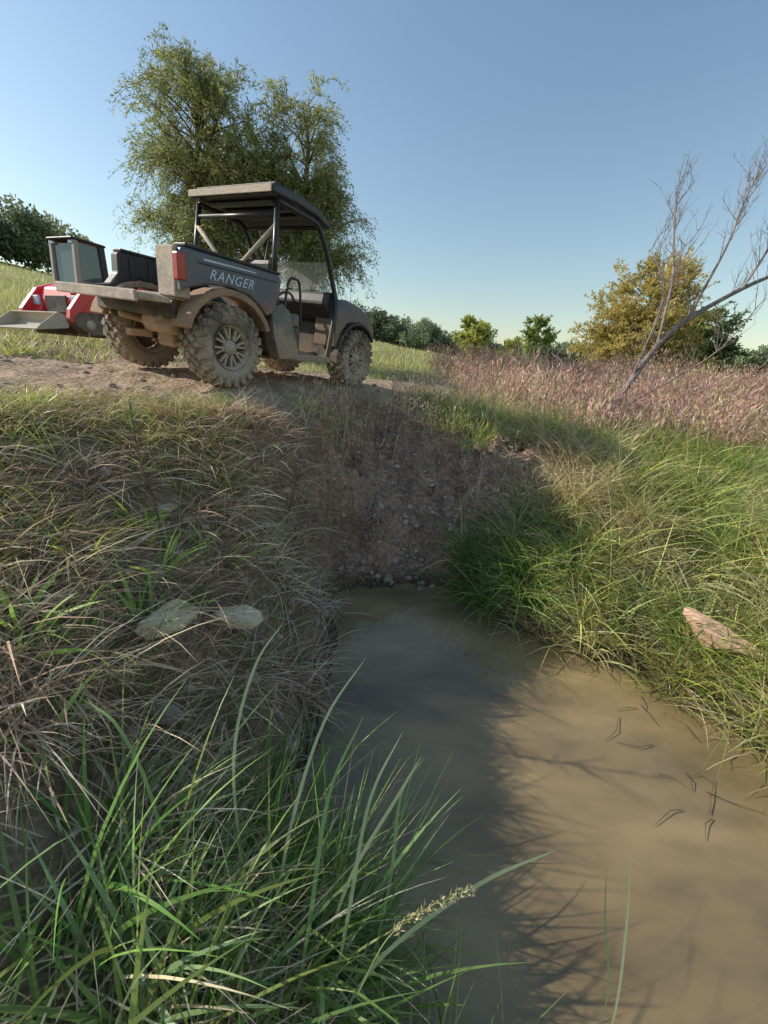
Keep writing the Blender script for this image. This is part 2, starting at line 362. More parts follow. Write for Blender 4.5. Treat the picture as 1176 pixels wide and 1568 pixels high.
utv = link(bpy.data.objects.new('utility_vehicle', None))
hd = math.atan2(.87, .49)
utv.matrix_world = Matrix.Translation((-2.165, 4.17, -.218)) @ Matrix.Rotation(hd, 4, 'Z') @ Matrix.Rotation(math.radians(4.6), 4, 'X')
def wheel(nm, cx_, side, zc=.343):
    yc = side*.625; s = side
    prof = [(.185, -.10), (.20, -.125), (.25, -.14), (.295, -.138), (.315, -.115), (.322, -.06), (.322, .06), (.315, .115), (.295, .138), (.25, .14), (.20, .125), (.185, .10)]
    lathe(nm+'_tire', prof, (cx_, yc, zc), M_TIRE, utv, 48)
    fr = []
    for i in range(22):
        for row, (yy, wy, wt, off) in enumerate([(-.107, .034, .027, 0), (-.04, .026, .028, .5), (.04, .026, .028, 0), (.107, .034, .027, .5)]):
            a = 2*math.pi*(i+off)/22+(.02 if row % 2 else 0)
            rad = np.array([math.cos(a), 0, math.sin(a)]); tan = np.array([-math.sin(a), 0, math.cos(a)]); ax = np.array([0, 1., 0])
            sk = .35 if row % 2 else -.35
            c = np.array([cx_, yc+yy, zc])+rad*(.330-(.006 if abs(yy) > .1 else 0))
            fr.append((c, (tan+ax*sk)*wt*.95, (ax-tan*sk)*wy, rad*.021))
        for sy in (-1, 1):
            a = 2*math.pi*(i+.25*sy)/22
            rad = np.array([math.cos(a), 0, math.sin(a)]); tan = np.array([-math.sin(a), 0, math.cos(a)]); ax = np.array([0, 1., 0])
            fr.append((np.array([cx_, yc+sy*.135, zc])+rad*.297, tan*.022, rad*.034, ax*sy*.016))
    blocks(nm+'_tread', fr, M_TIRE, utv)
    lathe(nm+'_rim', [(.192, s*.135), (.192, s*.118), (.178, s*.112), (.165, s*.06), (.16, -s*.11), (.19, -s*.12)], (cx_, yc, zc), M_RIM, utv, 40)
    lathe(nm+'_rim_back', [(.0, s*.03), (.16, s*.02)], (cx_, yc, zc), M_PLAST, utv, 24)
    fr = []
    for i in range(8):
        a = 2*math.pi*i/8+.2; rad = np.array([math.cos(a), 0, math.sin(a)]); tan = np.array([-math.sin(a), 0, math.cos(a)]); ax = np.array([0, 1., 0])
        for q in (-1, 1):
            rr = rad+tan*.22*q
            fr.append((np.array([cx_, yc+s*.095, zc])+rad*.118+tan*.017*q, rr*.056, tan*.010, ax*.013*s))
    blocks(nm+'_spokes', fr, M_RIM, utv)
    lathe(nm+'_hub', [(.0, s*.125), (.03, s*.125), (.035, s*.112), (.062, s*.11), (.066, s*.06)], (cx_, yc, zc), M_RIM, utv, 20)
for nm, cx_, sd_ in (('rear_right', 0, -1), ('rear_left', 0, 1), ('front_right', 2.02, -1), ('front_left', 2.02, 1)):
    wheel(nm, cx_, sd_)
RZ = 1.675
for s, nm in ((-1, 'right'), (1, 'left')):
    yo = s*.725; yi = s*.60
    rear = [(-.43, 1.02), (-.38, 1.035)] if s < 0 else [(-.20, 1.02), (-.16, 1.035)]
    tail = [(-.40, .75), (-.45, .72), (-.455, .9)] if s < 0 else [(-.40, .72), (-.30, .74), (-.21, .85)]
    prism('bed_side_'+nm, rear+[(.58, 1.04), (.62, 1.0), (.60, .86), (.53, .70), (.44, .66), (.36, .73), (.22, .80), (0, .83), (-.22, .70 if s > 0 else .81)]+tail, yo, yi, M_PAINT if s < 0 else M_PLAST, utv, .014)
    box('bed_rail_'+nm, -.40 if s < 0 else -.17, .60, s*.735, s*.59, 1.036, 1.06, M_PLAST, utv, .008)
    arc = []; arc2 = []
    for i in range(13):
        a = math.radians(166-i*12.0); arc.append((.02+.475*math.cos(a), .36+.455*math.sin(a))); arc2.append((.02+.43*math.cos(a), .36+.40*math.sin(a)))
    prism('rear_flare_'+nm, arc+arc2[::-1], s*.755, s*.52, M_FLARE, utv, .01)
    prism('cab_rear_panel_'+nm, [(.50, .74), (.66, .80), (.76, .74), (.92, .36), (.90, .28), (.64, .27), (.56, .45)], s*.715, s*.56, M_GSLAB, utv, .012)
    box('rocker_'+nm, .80, 1.52, s*.70, s*.56, .265, .335, M_GSLAB, utv, .012)
    tube('rear_post_'+nm, [(.62, s*.62, .92), (.65, s*.60, 1.3), (.69, s*.575, RZ)], .027, M_TUBE, utv)
    tube('front_pillar_'+nm, [(.69, s*.575, RZ-.01), (1.1, s*.575, RZ-.02), (1.28, s*.575, RZ-.05), (1.42, s*.59, 1.44), (1.55, s*.61, 1.15), (1.59, s*.65, .9), (1.52, s*.67, .55), (1.47, s*.67, .31)], .030, M_TUBE, utv, curve=True)
    tube('door_loop_'+nm, [(.70, s*.69, .72), (.74, s*.70, 1.0), (.84, s*.70, 1.05), (.92, s*.69, .98), (.95, s*.69, .62)], .013, M_TUBE, utv, curve=True)
    prism('front_fender_'+nm, [(1.57, .98), (1.75, 1.0), (2.05, .96), (2.32, .86), (2.44, .70), (2.44, .58), (2.36, .66), (2.22, .74), (2.02, .775), (1.80, .74), (1.68, .62), (1.62, .45), (1.57, .45)], s*.70, s*.36, M_PAINT, utv, .02)
    arc = []; arc2 = []
    for i in range(13):
        a = math.radians(190-i*13); arc.append((2.02+.44*math.cos(a), .34+.44*math.sin(a))); arc2.append((2.02+.405*math.cos(a), .34+.405*math.sin(a)))
    prism('front_flare_'+nm, arc+arc2[::-1], s*.745, s*.56, M_PLAST, utv, .008)
    box('headlight_'+nm, 2.38, 2.455, s*.62, s*.42, .72, .80, M_DECAL, utv, .01)
    tube('seat_belt_'+nm, [(.74, s*.42, 1.36), (.76, s*.30, 1.0), (.86, s*.2, .78)], .012, M_PLAST, utv)
    for xx, tg in ((0, 'rear'), (2.02, 'front')):
        tube(f'{tg}_lower_arm_{nm}', [(xx-.16, s*.18, .30), (xx, s*.50, .28), (xx+.16, s*.18, .30)], .017, M_RUST, utv)
        tube(f'{tg}_upper_arm_{nm}', [(xx-.12, s*.2, .45), (xx, s*.50, .40), (xx+.12, s*.2, .45)], .015, M_RUST, utv)
        tube(f'{tg}_axle_{nm}', [(xx, 0, .36), (xx, s*.55, .343)], .018, M_PLAST, utv)
        hx = [(xx-.06+.05*math.cos(k*.9), s*(.42-.12*k/40)+.05*math.sin(k*.9), .36+.34*k/40) for k in range(41)]
        tube(f'{tg}_spring_{nm}', hx, .008, M_RUST, utv, 6)
        tube(f'{tg}_shock_{nm}', [(xx-.06, s*.43, .33), (xx-.06, s*.29, .74)], .022, M_TUBE, utv)
prism('bed_groove', [(-.30, .945), (.56, .965), (.56, .975), (-.30, .955)], -.729, -.72, M_PLAST, utv, .002)
box('tail_light_right', -.472, -.40, -.732, -.672, .80, .985, M_REDL, utv, .008)
box('bed_corner_post', -.462, -.33, -.668, -.44, .68, 1.03, M_DUST, utv, .012)
box('bed_floor', -.43, .60, -.59, .59, .66, .70, M_DUST, utv, .005)
box('bed_front_wall', .555, .60, -.595, .595, .70, 1.03, M_PLAST, utv, .01)
for k in range(4): box('bed_rib', -.10+k*.18, -.05+k*.18, .597, .585, .705, 1.0, M_PLAST, utv, .004)
box('tailgate', -.72, -.462, -.60, .60, .625, .668, M_DUST, utv, .01)
box('tailgate_lip', -.75, -.722, -.61, .61, .60, .68, M_DUST, utv, .01)
for k in range(6): box('tailgate_rib', -.70, -.48, -.5+k*.2, -.46+k*.2, .668, .676, M_DUST, utv, .003)
box('rear_valance', -.44, -.40, -.59, .59, .52, .655, M_PLAST, utv, .01)
for s in (-1, 1):
    tube('frame_rail', [(-.42, s*.25, .50), (.3, s*.27, .38), (1.5, s*.3, .32), (2.35, s*.25, .42)], .03, M_RUST, utv)
    tube('frame_upright', [(-.35, s*.25, .48), (-.30, s*.3, .65)], .022, M_RUST, utv)
tube('rear_cross', [(-.38, -.40, .56), (-.38, .40, .56)], .022, M_RUST, utv)
box('engine', .05, .6, -.3, .3, .36, .64, M_PLAST, utv, .03)
box('gear_case', -.16, .12, -.12, .14, .26, .50, M_RUST, utv, .03)
tube('muffler', [(-.34, -.48, .47), (-.34, -.46, .47), (-.34, -.10, .47), (-.34, -.08, .47)], [.05, .085, .085, .05], M_RUST, utv, 18)
tube('exhaust_pipe', [(-.34, -.10, .47), (-.2, .05, .47), (0, -.02, .5), (.2, -.1, .5)], .025, M_RUST, utv, curve=True)
tube('tail_pipe', [(-.34, -.40, .50), (-.44, -.42, .51), (-.50, -.42, .48)], .024, M_RUST, utv)
box('hitch', -.50, -.30, -.04, .04, .33, .39, M_RUST, utv, .008)
box('skid_plate', .1, 2.2, -.35, .35, .24, .27, M_RUST, utv, .005)
box('cab_floor', .72, 1.62, -.62, .62, .285, .32, M_PLAST, utv, .005)
box('seat_base', .62, 1.10, -.56, .56, .325, .60, M_PLAST, utv, .02)
box('seat_cushion', .64, 1.14, -.56, .56, .605, .74, M_GSLAB, utv, .045)
box('seat_back', .70, .80, -.56, .56, .745, 1.18, M_PLAST, utv, .045, sx=-.07)
prism('dash', [(1.42, .90), (1.46, 1.03), (1.60, 1.05), (1.72, 1.0), (1.72, .72), (1.56, .76)], -.60, .60, M_PLAST, utv, .03)
box('firewall', 1.66, 1.70, -.60, .60, .30, .71, M_PLAST, utv, .01)
rg = [(1.30+.07*math.cos(t)*.5, .32+.17*math.sin(t), 1.00+.16*math.cos(t)) for t in np.linspace(0, 2*math.pi, 29)]
tube('steering_wheel', rg, .014, M_TUBE, utv, 8)
tube('steering_column', [(1.31, .32, 1.0), (1.55, .32, .92)], .022, M_TUBE, utv)
tube('steering_spoke', [(1.30, .16, .99), (1.31, .48, .99)], .012, M_TUBE, utv)
prism('hood', [(1.60, 1.04), (1.75, 1.045), (2.1, 1.0), (2.38, .90), (2.47, .78), (2.47, .60), (1.75, .60)], -.36, .36, M_PAINT, utv, .03)
box('grille', 2.36, 2.48, -.38, .38, .44, .59, M_PLAST, utv, .02)
tube('front_bumper', [(2.40, -.40, .40), (2.56, -.34, .42), (2.58, -.30, .68), (2.58, .30, .68), (2.56, .34, .42), (2.40, .40, .40)], .02, M_TUBE, utv)
mk('windshield', [(1.575, -.57, 1.06), (1.575, .57, 1.06), (1.49, .55, 1.33), (1.49, -.55, 1.33)], [(0, 1, 2, 3)], M_GLASS, utv)
tube('rear_cross_bar', [(.68, -.58, RZ-.12), (.68, .58, RZ-.12)], .022, M_TUBE, utv)
tube('rear_shoulder_bar', [(.62, -.61, 1.03), (.62, .61, 1.03)], .026, M_TUBE, utv)
tube('front_cross_bar', [(1.30, -.57, RZ-.06), (1.30, .57, RZ-.06)], .02, M_TUBE, utv)
tube('brace_right', [(.665, -.60, RZ-.2), (.62, -.02, 1.04)], .022, M_TAN, utv)
tube('brace_left', [(.665, .60, RZ-.2), (.62, .02, 1.04)], .022, M_TAN, utv)
side = [(.60, RZ+.02), (.595, RZ+.085), (.64, RZ+.115), (1.0, RZ+.12), (1.28, RZ+.085), (1.44, RZ+.01), (1.47, RZ-.035), (1.42, RZ-.04), (1.22, RZ+.015), (.9, RZ+.03)]
prism('roof_shell', side, -.615, .615, M_ROOFB, utv, .022)
prism('roof_rear_edge', [(.582, RZ+.028), (.582, RZ+.085), (.593, RZ+.09), (.593, RZ+.028)], -.60, .60, M_ROOF, utv, .004)
prism('roof_top_panel', [(.66, RZ+.116), (.66, RZ+.128), (1.0, RZ+.134), (1.26, RZ+.10), (1.26, RZ+.09), (1.0, RZ+.121)], -.56, .56, M_ROOF, utv, .006)
for k in range(3): box('roof_rib', .72+k*.2, .80+k*.2, -.48, .48, RZ-.015, RZ+.018, M_ROOFB, utv, .01)
cu = bpy.data.curves.new('t', 'FONT'); cu.body = 'RANGER'; cu.size = .108; cu.extrude = .0015; cu.space_character = 1.15; cu.shear = .4; cu.offset = .0008
to = bpy.data.objects.new('t', cu); scene.collection.objects.link(to); bpy.context.view_layer.update()
me = bpy.data.meshes.new_from_object(to.evaluated_get(bpy.context.evaluated_depsgraph_get())); bpy.data.objects.remove(to)
me.materials.clear(); me.materials.append(M_DECAL)
tx = link(bpy.data.objects.new('side_lettering', me), utv); tx.rotation_euler = (math.pi/2, 0, 0); tx.location = (-.20, -.729, .855)
prism('side_stripe', [(-.24, .975), (.30, .990), (.30, 1.0), (-.24, .99)], -.729, -.722, M_DECAL, utv, 0)

# ------------------------------------------------------------------ compact track loader
M_RED = mat_muddy('red_paint', (.72, .04, .045), z0=0.1, z1=.8, amt=.1, top=-.2, rough=.3)
M_GREY = mat_muddy('worn_steel', (.34, .31, .27), mud=(.55, .47, .37), z0=0, z1=1.5, amt=.35, rough=.6)
m, nt, out = newmat('tree_reflection_glass'); bsdf(nt, out, (.10, .15, .13), .06, .6); M_TGL = m  # dark green of mirrored trees is put into the glass colour
tl = link(bpy.data.objects.new('compact_track_loader', None))
tl.matrix_world = Matrix.Translation((-5.95, 8.35, .16)) @ Matrix.Rotation(math.radians(252), 4, 'Z') @ Matrix.Scale(.80, 4)
for s, nm in ((-1, 'r'), (1, 'l')):
    prism('track_'+nm, [(-1.0, .02), (.85, .02), (1.08, .16), (1.12, .32), (.98, .46), (.2, .50), (-.75, .56), (-1.1, .50), (-1.22, .30), (-1.15, .10)], s*.88, s*.56, M_PLAST, tl, .03)
    fr = []
    for k in range(16): fr.append((np.array([-1.0+k*.125, s*.72, .015]), np.array([.03, 0, 0]), np.array([0, .16, 0]), np.array([0, 0, -.015])))
    for k in range(13): fr.append((np.array([-.75+k*.13, s*.72, .555-.01*k]), np.array([.03, 0, 0]), np.array([0, .16, 0]), np.array([0, 0, .015])))
    blocks('track_lugs_'+nm, fr, M_PLAST, tl)
    for k in range(5): lathe('roller_'+nm, [(0, s*.01), (.10, s*.01), (.10, -s*.01)], (-.8+k*.4, s*.885, .22), M_GREY, tl, 16)
    prism('arm_'+nm, [(-1.1, 1.34), (-.9, 1.44), (-.2, 1.34), (.75, .98), (1.15, .50), (1.22, .25), (1.10, .22), (.98, .42), (.62, .78), (-.25, 1.12), (-1.0, 1.18)], s*.84, s*.70, M_RED, tl, .02)
    prism('side_panel_'+nm, [(-1.2, .45), (-1.22, 1.15), (-1.0, 1.25), (-.2, 1.12), (.7, .92), (.95, .45)], s*.80, s*.48, M_RED, tl, .03)
    prism('side_decal_'+nm, [(-1.0, .72), (-.2, .98), (.4, .80), (.1, .62), (-.5, .56)], s*.806, s*.79, M_PLAST, tl, .002)
    prism('cab_post_f_'+nm, [(.50, .90), (.60, .90), (.50, 1.95), (.40, 1.95)], s*.40, s*.32, M_GREY, tl, .01)
    prism('cab_post_r_'+nm, [(-.20, 1.0), (-.06, 1.0), (-.06, 1.95), (-.20, 1.95)], s*.40, s*.32, M_PLAST, tl, .01)
    mk('side_window_'+nm, [(-.08, s*.36, 1.1), (.50, s*.36, .95), (.44, s*.36, 1.93), (-.08, s*.36, 1.93)], [(0, 1, 2, 3)], M_TGL, tl)
    box('side_rail_'+nm, -.1, .5, s*.40, s*.33, 1.10, 1.16, M_GREY, tl, .01)
    box('work_light_'+nm, .46, .52, s*.36, s*.24, 1.88, 1.94, M_DECAL, tl, .01)
    box('head_light_'+nm, .84, .90, s*.70, s*.52, .60, .80, M_DECAL, tl, .02)
box('engine_hood', -1.24, -.20, -.47, .47, .6, 1.30, M_RED, tl, .06)
box('grille', -1.26, -1.235, -.4, .4, .7, 1.1, M_PLAST, tl, .005)
prism('nose', [(-.3, .4), (.80, .4), (.86, .70), (.76, .98), (.55, 1.08), (-.3, 1.10)], -.47, .47, M_RED, tl, .04)
box('nose_grille', .84, .875, -.34, .34, .45, .80, M_PLAST, tl, .01)
box('cab_front_door', .50, .53, -.31, .31, 1.06, 1.9, M_TGL, tl, .005, sx=-.07)
box('cab_roof', -.24, .54, -.41, .41, 1.955, 2.01, M_PLAST, tl, .025)
prism('bucket', [(1.20, .12), (1.85, .03), (1.86, .05), (1.35, .15), (1.26, .25), (1.30, .36), (1.38, .40), (1.36, .42), (1.24, .38), (1.18, .3)], -.74, .74, M_GREY, tl, .004)
for s in (-1, 1): prism('bucket_side', [(1.20, .12), (1.85, .04), (1.75, .14), (1.40, .40), (1.24, .38), (1.18, .3)], s*.745, s*.725, M_GREY, tl, .002)

# ------------------------------------------------------------------ trees
def spline_branch(a, b, bow, k=5):
    a = np.array(a); b = np.array(b); mid = (a+b)/2+np.array(bow); return np.array([(1-t)**2*a+2*t*(1-t)*mid+t*t*b for t in np.linspace(0, 1, k)])
def make_tree(name, base, crowns, nclump, ntwig, nleaf, twL, lL, lW, pal, droop=.8, r0=.16, bark=M_BARK, up=.6, dens=None):
    parts = []; Ls = []
    root = link(bpy.data.objects.new(name, None))
    base = np.array(base, float)
    for ci, (c, rr) in enumerate(crowns):
        c = np.array(c, float); rr = np.array(rr, float)
        top = c+np.array([0, 0, rr[2]*.6])
        lead = catmull([base, base*.4+c*.6-np.array([0, 0, rr[2]*.55])+U(-.1, .1, 3), c+U(-.15, .15, 3), top], 6)
        rad = np.linspace(r0, .015, len(lead)); V, Fq = tube_arrays(lead, rad, 7); parts.append((V, Fq, tcol(V)))
        lz = lead[:, 2]
        for i in range(nclump if dens is None else dens[ci]):
            q = rng.normal(size=3); q /= np.linalg.norm(q); q *= U(.25, 1.0)**.5*U(.8, 1.02)
            cc = c+q*rr
            j = int(np.clip(np.searchsorted(lz, cc[2]-.55*U(.6, 1.4)*np.hypot(*(cc-c)[:2])-.2), 2, len(lead)-1))
            br = spline_branch(lead[j], cc, np.array([0, 0, .12*np.linalg.norm(cc-lead[j])]), 6)
            V, Fq = tube_arrays(br, np.linspace(max(.012, rad[j]*.45), .006, 6), 5); parts.append((V, Fq, tcol(V)))
            nt_ = int(ntwig*U(.5, 1.4)); st = br[rng.integers(3, 6, nt_)]+U(-.08, .08, (nt_, 3))*rr.mean()
            dr = rng.normal(size=(nt_, 3))*.75+(q*.9)[None]+np.array([0, 0, up]); dr /= np.linalg.norm(dr, axis=1, keepdims=True)
            tl_ = twL*U(.5, 1.3, nt_)
            shade = U(.7, 1.2)
            s_ = U(.1, 1, (nt_, nleaf))
            pos = st[:, None]+dr[:, None]*(s_*tl_[:, None])[..., None]; pos[..., 2] -= droop*(s_**2)*tl_[:, None]
            pos += rng.normal(size=pos.shape)*.02*twL/.6
            ld = dr[:, None]*.7+rng.normal(size=pos.shape)*.6; ld[..., 2] -= droop*s_*1.0
            nl = nt_*nleaf
            Ls.append(leaf_arrays(pos.reshape(-1, 3), ld.reshape(-1, 3), lL*U(.6, 1.3, nl), lW*U(.7, 1.2, nl), pick(pal, nl, .3)*shade))
            if lL < .25:
                for w in range(0, nt_, 3):
                    ss = np.linspace(0, 1, 4)[:, None]; pp = st[w]+dr[w]*ss*tl_[w]; pp[:, 2] -= droop*ss[:, 0]**2*tl_[w]
                    V, Fq = tube_arrays(pp, [.006, .005, .004, .002], 3); parts.append((V, Fq, tcol(V)))
    V, Fq, C = merge(parts); np_mesh('trunk_and_limbs', V, Fq, None, bark, True, root)
    V, Fq, C = merge(Ls); np_mesh('foliage', V, Fq, C, M_LEAF, False, root)
    return root
WIL = [(.34, .37, .15), (.40, .40, .16), (.27, .32, .14), (.52, .47, .20), (.23, .28, .13)]
make_tree('willow_tree', (-3.9, 12.3, -.1), [((-5.1, 12.2, 4.75), (1.9, 1.6, 2.1)), ((-2.75, 12.6, 4.6), (1.05, 1.1, 2.35)), ((-3.9, 12.8, 3.7), (1.6, 1.2, 1.8)), ((-5.6, 12.2, 3.3), (1.35, 1.2, 1.5)), ((-2.2, 12.5, 3.4), (1.2, 1.0, 1.6))], 52, 24, 24, .75, .11, .024, WIL, .75, dens=[76, 56, 48, 34, 38])
AUT = [(.62, .46, .17), (.54, .47, .15), (.68, .52, .20), (.40, .40, .14)]
make_tree('autumn_tree', (10.2, 17.6, -.5), [((10.0, 17.6, 2.3), (2.5, 2.1, 2.3)), ((10.2, 17.6, .9), (2.8, 1.9, 1.5))], 60, 22, 24, .6, .11, .05, AUT, .15, .14, dens=[96, 70])
DKG = [(.15, .21, .08), (.19, .25, .10), (.12, .17, .075)]
make_tree('cedar_tree', (13.9, 19.5, -.4), [((13.7, 19.5, 1.3), (1.8, 1.8, 2.0))], 60, 18, 18, .6, .14, .08, DKG, .1, .13)
YG = [(.50, .52, .14), (.40, .45, .12), (.58, .56, .17)]
def dist_tree(name, azd, t, hw, hh, pal, n=44):
    a = math.radians(azd); bx, by = math.sin(a)*t, math.cos(a)*t
    z0 = h1(bx, by)
    return make_tree(name, (bx, by, z0), [((bx, by, z0+hh*1.25), (hw, hw, hh))], n, 16, 18, hw*.32, hw*.12, hw*.08, pal, .15, hw*.06)
dist_tree('young_oak_tree', 10.6, 43, 1.8, 1.9, YG)
dist_tree('young_oak_tree', 15.0, 42, 1.3, 1.3, YG)
dist_tree('maple_tree', 18.3, 36, 1.3, 2.3, [(.34, .41, .13), (.40, .46, .15)])
def treeline(name, specs, pal):
    Ls = []
    for (azd, dist, hh, hw) in specs:
        a = math.radians(azd); cx_, cy_ = math.sin(a)*dist, math.cos(a)*dist
        z0 = h1(cx_, cy_); tint = U(.8, 1.2)
        for k in range(14):
            q = rng.normal(size=3); q /= np.linalg.norm(q); cc = np.array([cx_, cy_, z0+hh*.5])+q*np.array([hw, hw, hh*.42])*U(.4, 1)
            nl = 140; pp = rng.normal(size=(nl, 3)); pp /= np.linalg.norm(pp, axis=1, keepdims=True); pp *= U(.4, 1, (nl, 1))*hw*.45
            Ls.append(leaf_arrays(cc+pp, rng.normal(size=(nl, 3))+pp/hw, hw*.16*U(.5, 1.3, nl), hw*.12, pick(pal, nl, .25)*U(.8, 1.15)*tint))
    V, Fq, C = merge(Ls); np_mesh(name, V, Fq, C, M_LEAF)
sp = []
for a in np.arange(-58, -36, .9): sp.append((a+U(-.4, .4), U(80, 92), U(6, 8.5), U(2.8, 3.8)))
for a in np.arange(-14, 26, .62): sp.append((a+U(-.4, .4), U(85, 105), U(3.6, 6.8), U(2.4, 3.4)))
for a in np.arange(20, 66, .8): sp.append((a+U(-.4, .4), U(80, 98), U(5, 7.2), U(2.6, 3.6)))
treeline('distant_treeline', sp, [(.22, .28, .17), (.26, .31, .18), (.19, .24, .16), (.31, .32, .18)])

def dead_tree(name):
    parts = []
    def grow(pts, r1, r2, lvl):
        pl = catmull(pts, 5); V, Fq = tube_arrays(pl, np.linspace(r1, r2, len(pl)), 7 if lvl == 0 else 4); parts.append((V, Fq, tcol(V)))
        return pl
    main = grow([(3.05, 6.0, -.95), (3.6, 6.4, -.15), (4.33, 6.9, .75), (5.2, 7.2, 1.35), (6.2, 7.5, 1.85), (7.2, 7.8, 2.2)], .058, .02, 0)
    l2 = grow([main[9], (4.35, 7.2, 1.6), (4.45, 7.7, 2.4), (4.55, 8.1, 3.1)], .026, .005, 0)
    l3 = grow([main[12], (5.1, 7.3, 2.1), (5.5, 7.8, 2.8), (5.85, 8.2, 3.4)], .024, .005, 0)
    l4 = grow([main[6], (4.1, 6.9, 1.3), (3.95, 7.3, 2.0)], .016, .004, 0)
    l5 = grow([main[17], (6.1, 7.6, 2.5), (6.6, 8.0, 3.2)], .02, .005, 0)
    l6 = grow([main[3], (3.9, 6.2, -.1), (4.6, 6.1, .5), (5.0, 6.1, 1.2)], .017, .005, 0)
    for limb, cnt in ((main, 20), (l2, 26), (l3, 26), (l4, 12), (l5, 20), (l6, 12)):
        for k in range(cnt):
            i = rng.integers(len(limb)//4, len(limb)); a = limb[i]
            dr = np.array([U(-.35, .5), U(-.4, .4), U(.5, 1.1)]); L = U(.3, .8)
            b_ = a+dr*L*.5+U(-.06, .06, 3); c_ = b_+dr*L*.5+np.array([U(-.15, .15), U(-.1, .1), .05])
            tw = grow([a, b_, c_], .006, .002, 1)
            for q in range(5):
                j = rng.integers(2, len(tw)); dd = np.array([U(-.5, .5), U(-.5, .5), U(.2, 1)])*U(.1, .32)
                grow([tw[j], tw[j]+dd*.5+U(-.02, .02, 3), tw[j]+dd], .0035, .0015, 1)
    V, Fq, C = merge(parts); np_mesh(name, V, Fq, None, M_BARKL, True)
dead_tree('dead_leaning_tree')

# ------------------------------------------------------------------ grass
def region(nn, x0, x1, y0, y1, fn=None):
    x = U(x0, x1, nn); y = U(y0, y1, nn); k = np.ones(nn, bool)
    if fn is not None: k = fn(x, y) > U(0, 1, nn)
    return x[k], y[k]
def field(name, xy, L, wd, pal, mat=M_BLADE, lean=(.05, .5), curve=(.2, 1.1), seg=4, down=0, var=.25, zmin=-1.88, obj=True):
    x, y = xy; z = height(x, y); k = z > zmin; x, y, z = x[k], y[k], z[k]; nn = len(x)
    az = U(0, 2*math.pi, nn)
    if down > 0:
        gx_, gy_ = grad(x, y); da = np.arctan2(-gy_, -gx_); az = np.where(U(0, 1, nn) < down, da+rng.normal(size=nn)*.7, az)
    c = pick(pal, nn, var)
    res = blade_arrays(np.stack([x, y, z-.01], 1), U(*L, nn), U(*wd, nn), az, U(*lean, nn), U(*curve, nn), c, seg)
    if obj: V, Fq, C = res; return np_mesh(name, V, Fq, C, mat)
    return res
def tufts(cent, nper, rad, L, wd, pal, lean=(.05, .5), curve=(.3, 1.2), seg=5, bias=None, zmin=-2.2, var=.25, patch=False):
    cent = np.array(cent, float); nt_ = len(cent); sz = np.repeat(U(.55, 1.25, nt_), nper)
    c = np.repeat(cent, nper, 0); nn = len(c); a = U(0, 2*math.pi, nn); rr = rad*np.sqrt(U(0, 1, nn))
    x = c[:, 0]+rr*np.cos(a); y = c[:, 1]+rr*np.sin(a); z = height(x, y)
    k = z > zmin; az = a+rng.normal(size=nn)*.5
    if bias is not None:
        vx = np.cos(az)+bias[0]; vy = np.sin(az)+bias[1]; az = np.arctan2(vy, vx)
    tc0 = pick(pal, nt_, var)
    if patch:
        w = sstep(.0, .2, fbm(cent[:, 0]*1.4+7, cent[:, 1]*1.4))[:, None]*.8; tc0 = tc0*(1-w)+pick(STRAW, nt_)*w
    tc = np.repeat(tc0, nper, 0)*U(.75, 1.25, (nn, 1))
    o = np.stack([x, y, z-.01], 1)[k]
    return blade_arrays(o, (U(*L, nn)*sz)[k], U(*wd, nn)[k], az[k], U(*lean, nn)[k], U(*curve, nn)[k], tc[k], seg)
nottrack = lambda x, y: (1-trackmask(x, y)[0])*(1-gullymask(x, y)*.97)
bare = lambda x, y: sstep(-.16, .02, fbm(x*2.4+2, y*2.4+8))

parts = [
 field('', region(26000, -3.2, -.10, .1, 3.4, lambda x, y: nottrack(x, y)*bare(x, y)*np.clip(.5+fbm(x*3, y*3)*2.6, 0.03, 1)), (.10, .36), (.003, .007), STRAW+STRAW+BROWN+BROWN, lean=(.5, 1.4), curve=(.3, 1.2), down=.55, obj=False),
 field('', region(5500, -3.2, .0, 2.6, 5.2, nottrack), (.10, .34), (.003, .006), STRAW+BROWN, lean=(.3, 1.2), curve=(.3, 1.1), down=.6, obj=False),
 field('', region(1800, -.6, 1.6, 2.9, 5.0, lambda x, y: 0*x+.4), (.06, .24), (.002, .005), BROWN+STRAW, lean=(.6, 1.5), curve=(.1, 1.0), down=.6, obj=False),
 tufts(np.stack(region(520, -2.6, -.35, .3, 3.0, bare), 1), 26, .07, (.15, .44), (.003, .008), STRAW+STRAW+BROWN, lean=(.5, 1.3), curve=(.5, 1.4), seg=4),
]
V, Fq, C = merge(parts); np_mesh('dry_thatch_grass', V, Fq, C, M_DRY)
lit = lambda x, y: nottrack(x, y)*sstep(-1.0, -.6, height(x, y))*np.clip(.40+2.8*fbm(x*2.0, y*2.0), .02, 1)  # higher ground where dense pale grass colour stands in for sun highlights
parts = [field('', region(44000, -4, -.4, .8, 4.4, lit), (.06, .24), (.004, .009), YG2+YG2+GREEN, lean=(.1, .7), curve=(.3, 1.1), seg=3, obj=False),
 field('', region(6000, -1.6, .1, .2, 3.2, lambda x, y: np.clip(.15+fbm(x*3+9, y*3)*2, 0, 1)), (.06, .24), (.003, .007), GREEN, lean=(.1, .8), curve=(.3, 1.1), seg=3, down=.4, obj=False)]
V, Fq, C = merge(parts); np_mesh('bank_grass', V, Fq, C, M_BLADE)
cent = [(-1.28, 1.85), (-1.2, 1.75), (-1.05, 1.6), (-1.0, 1.35), (-1.15, 1.2), (-1.3, 1.5), (-.9, 1.9), (-1.2, 1.0), (-1.0, .85), (-1.25, 1.1), (-1.1, 1.9)]
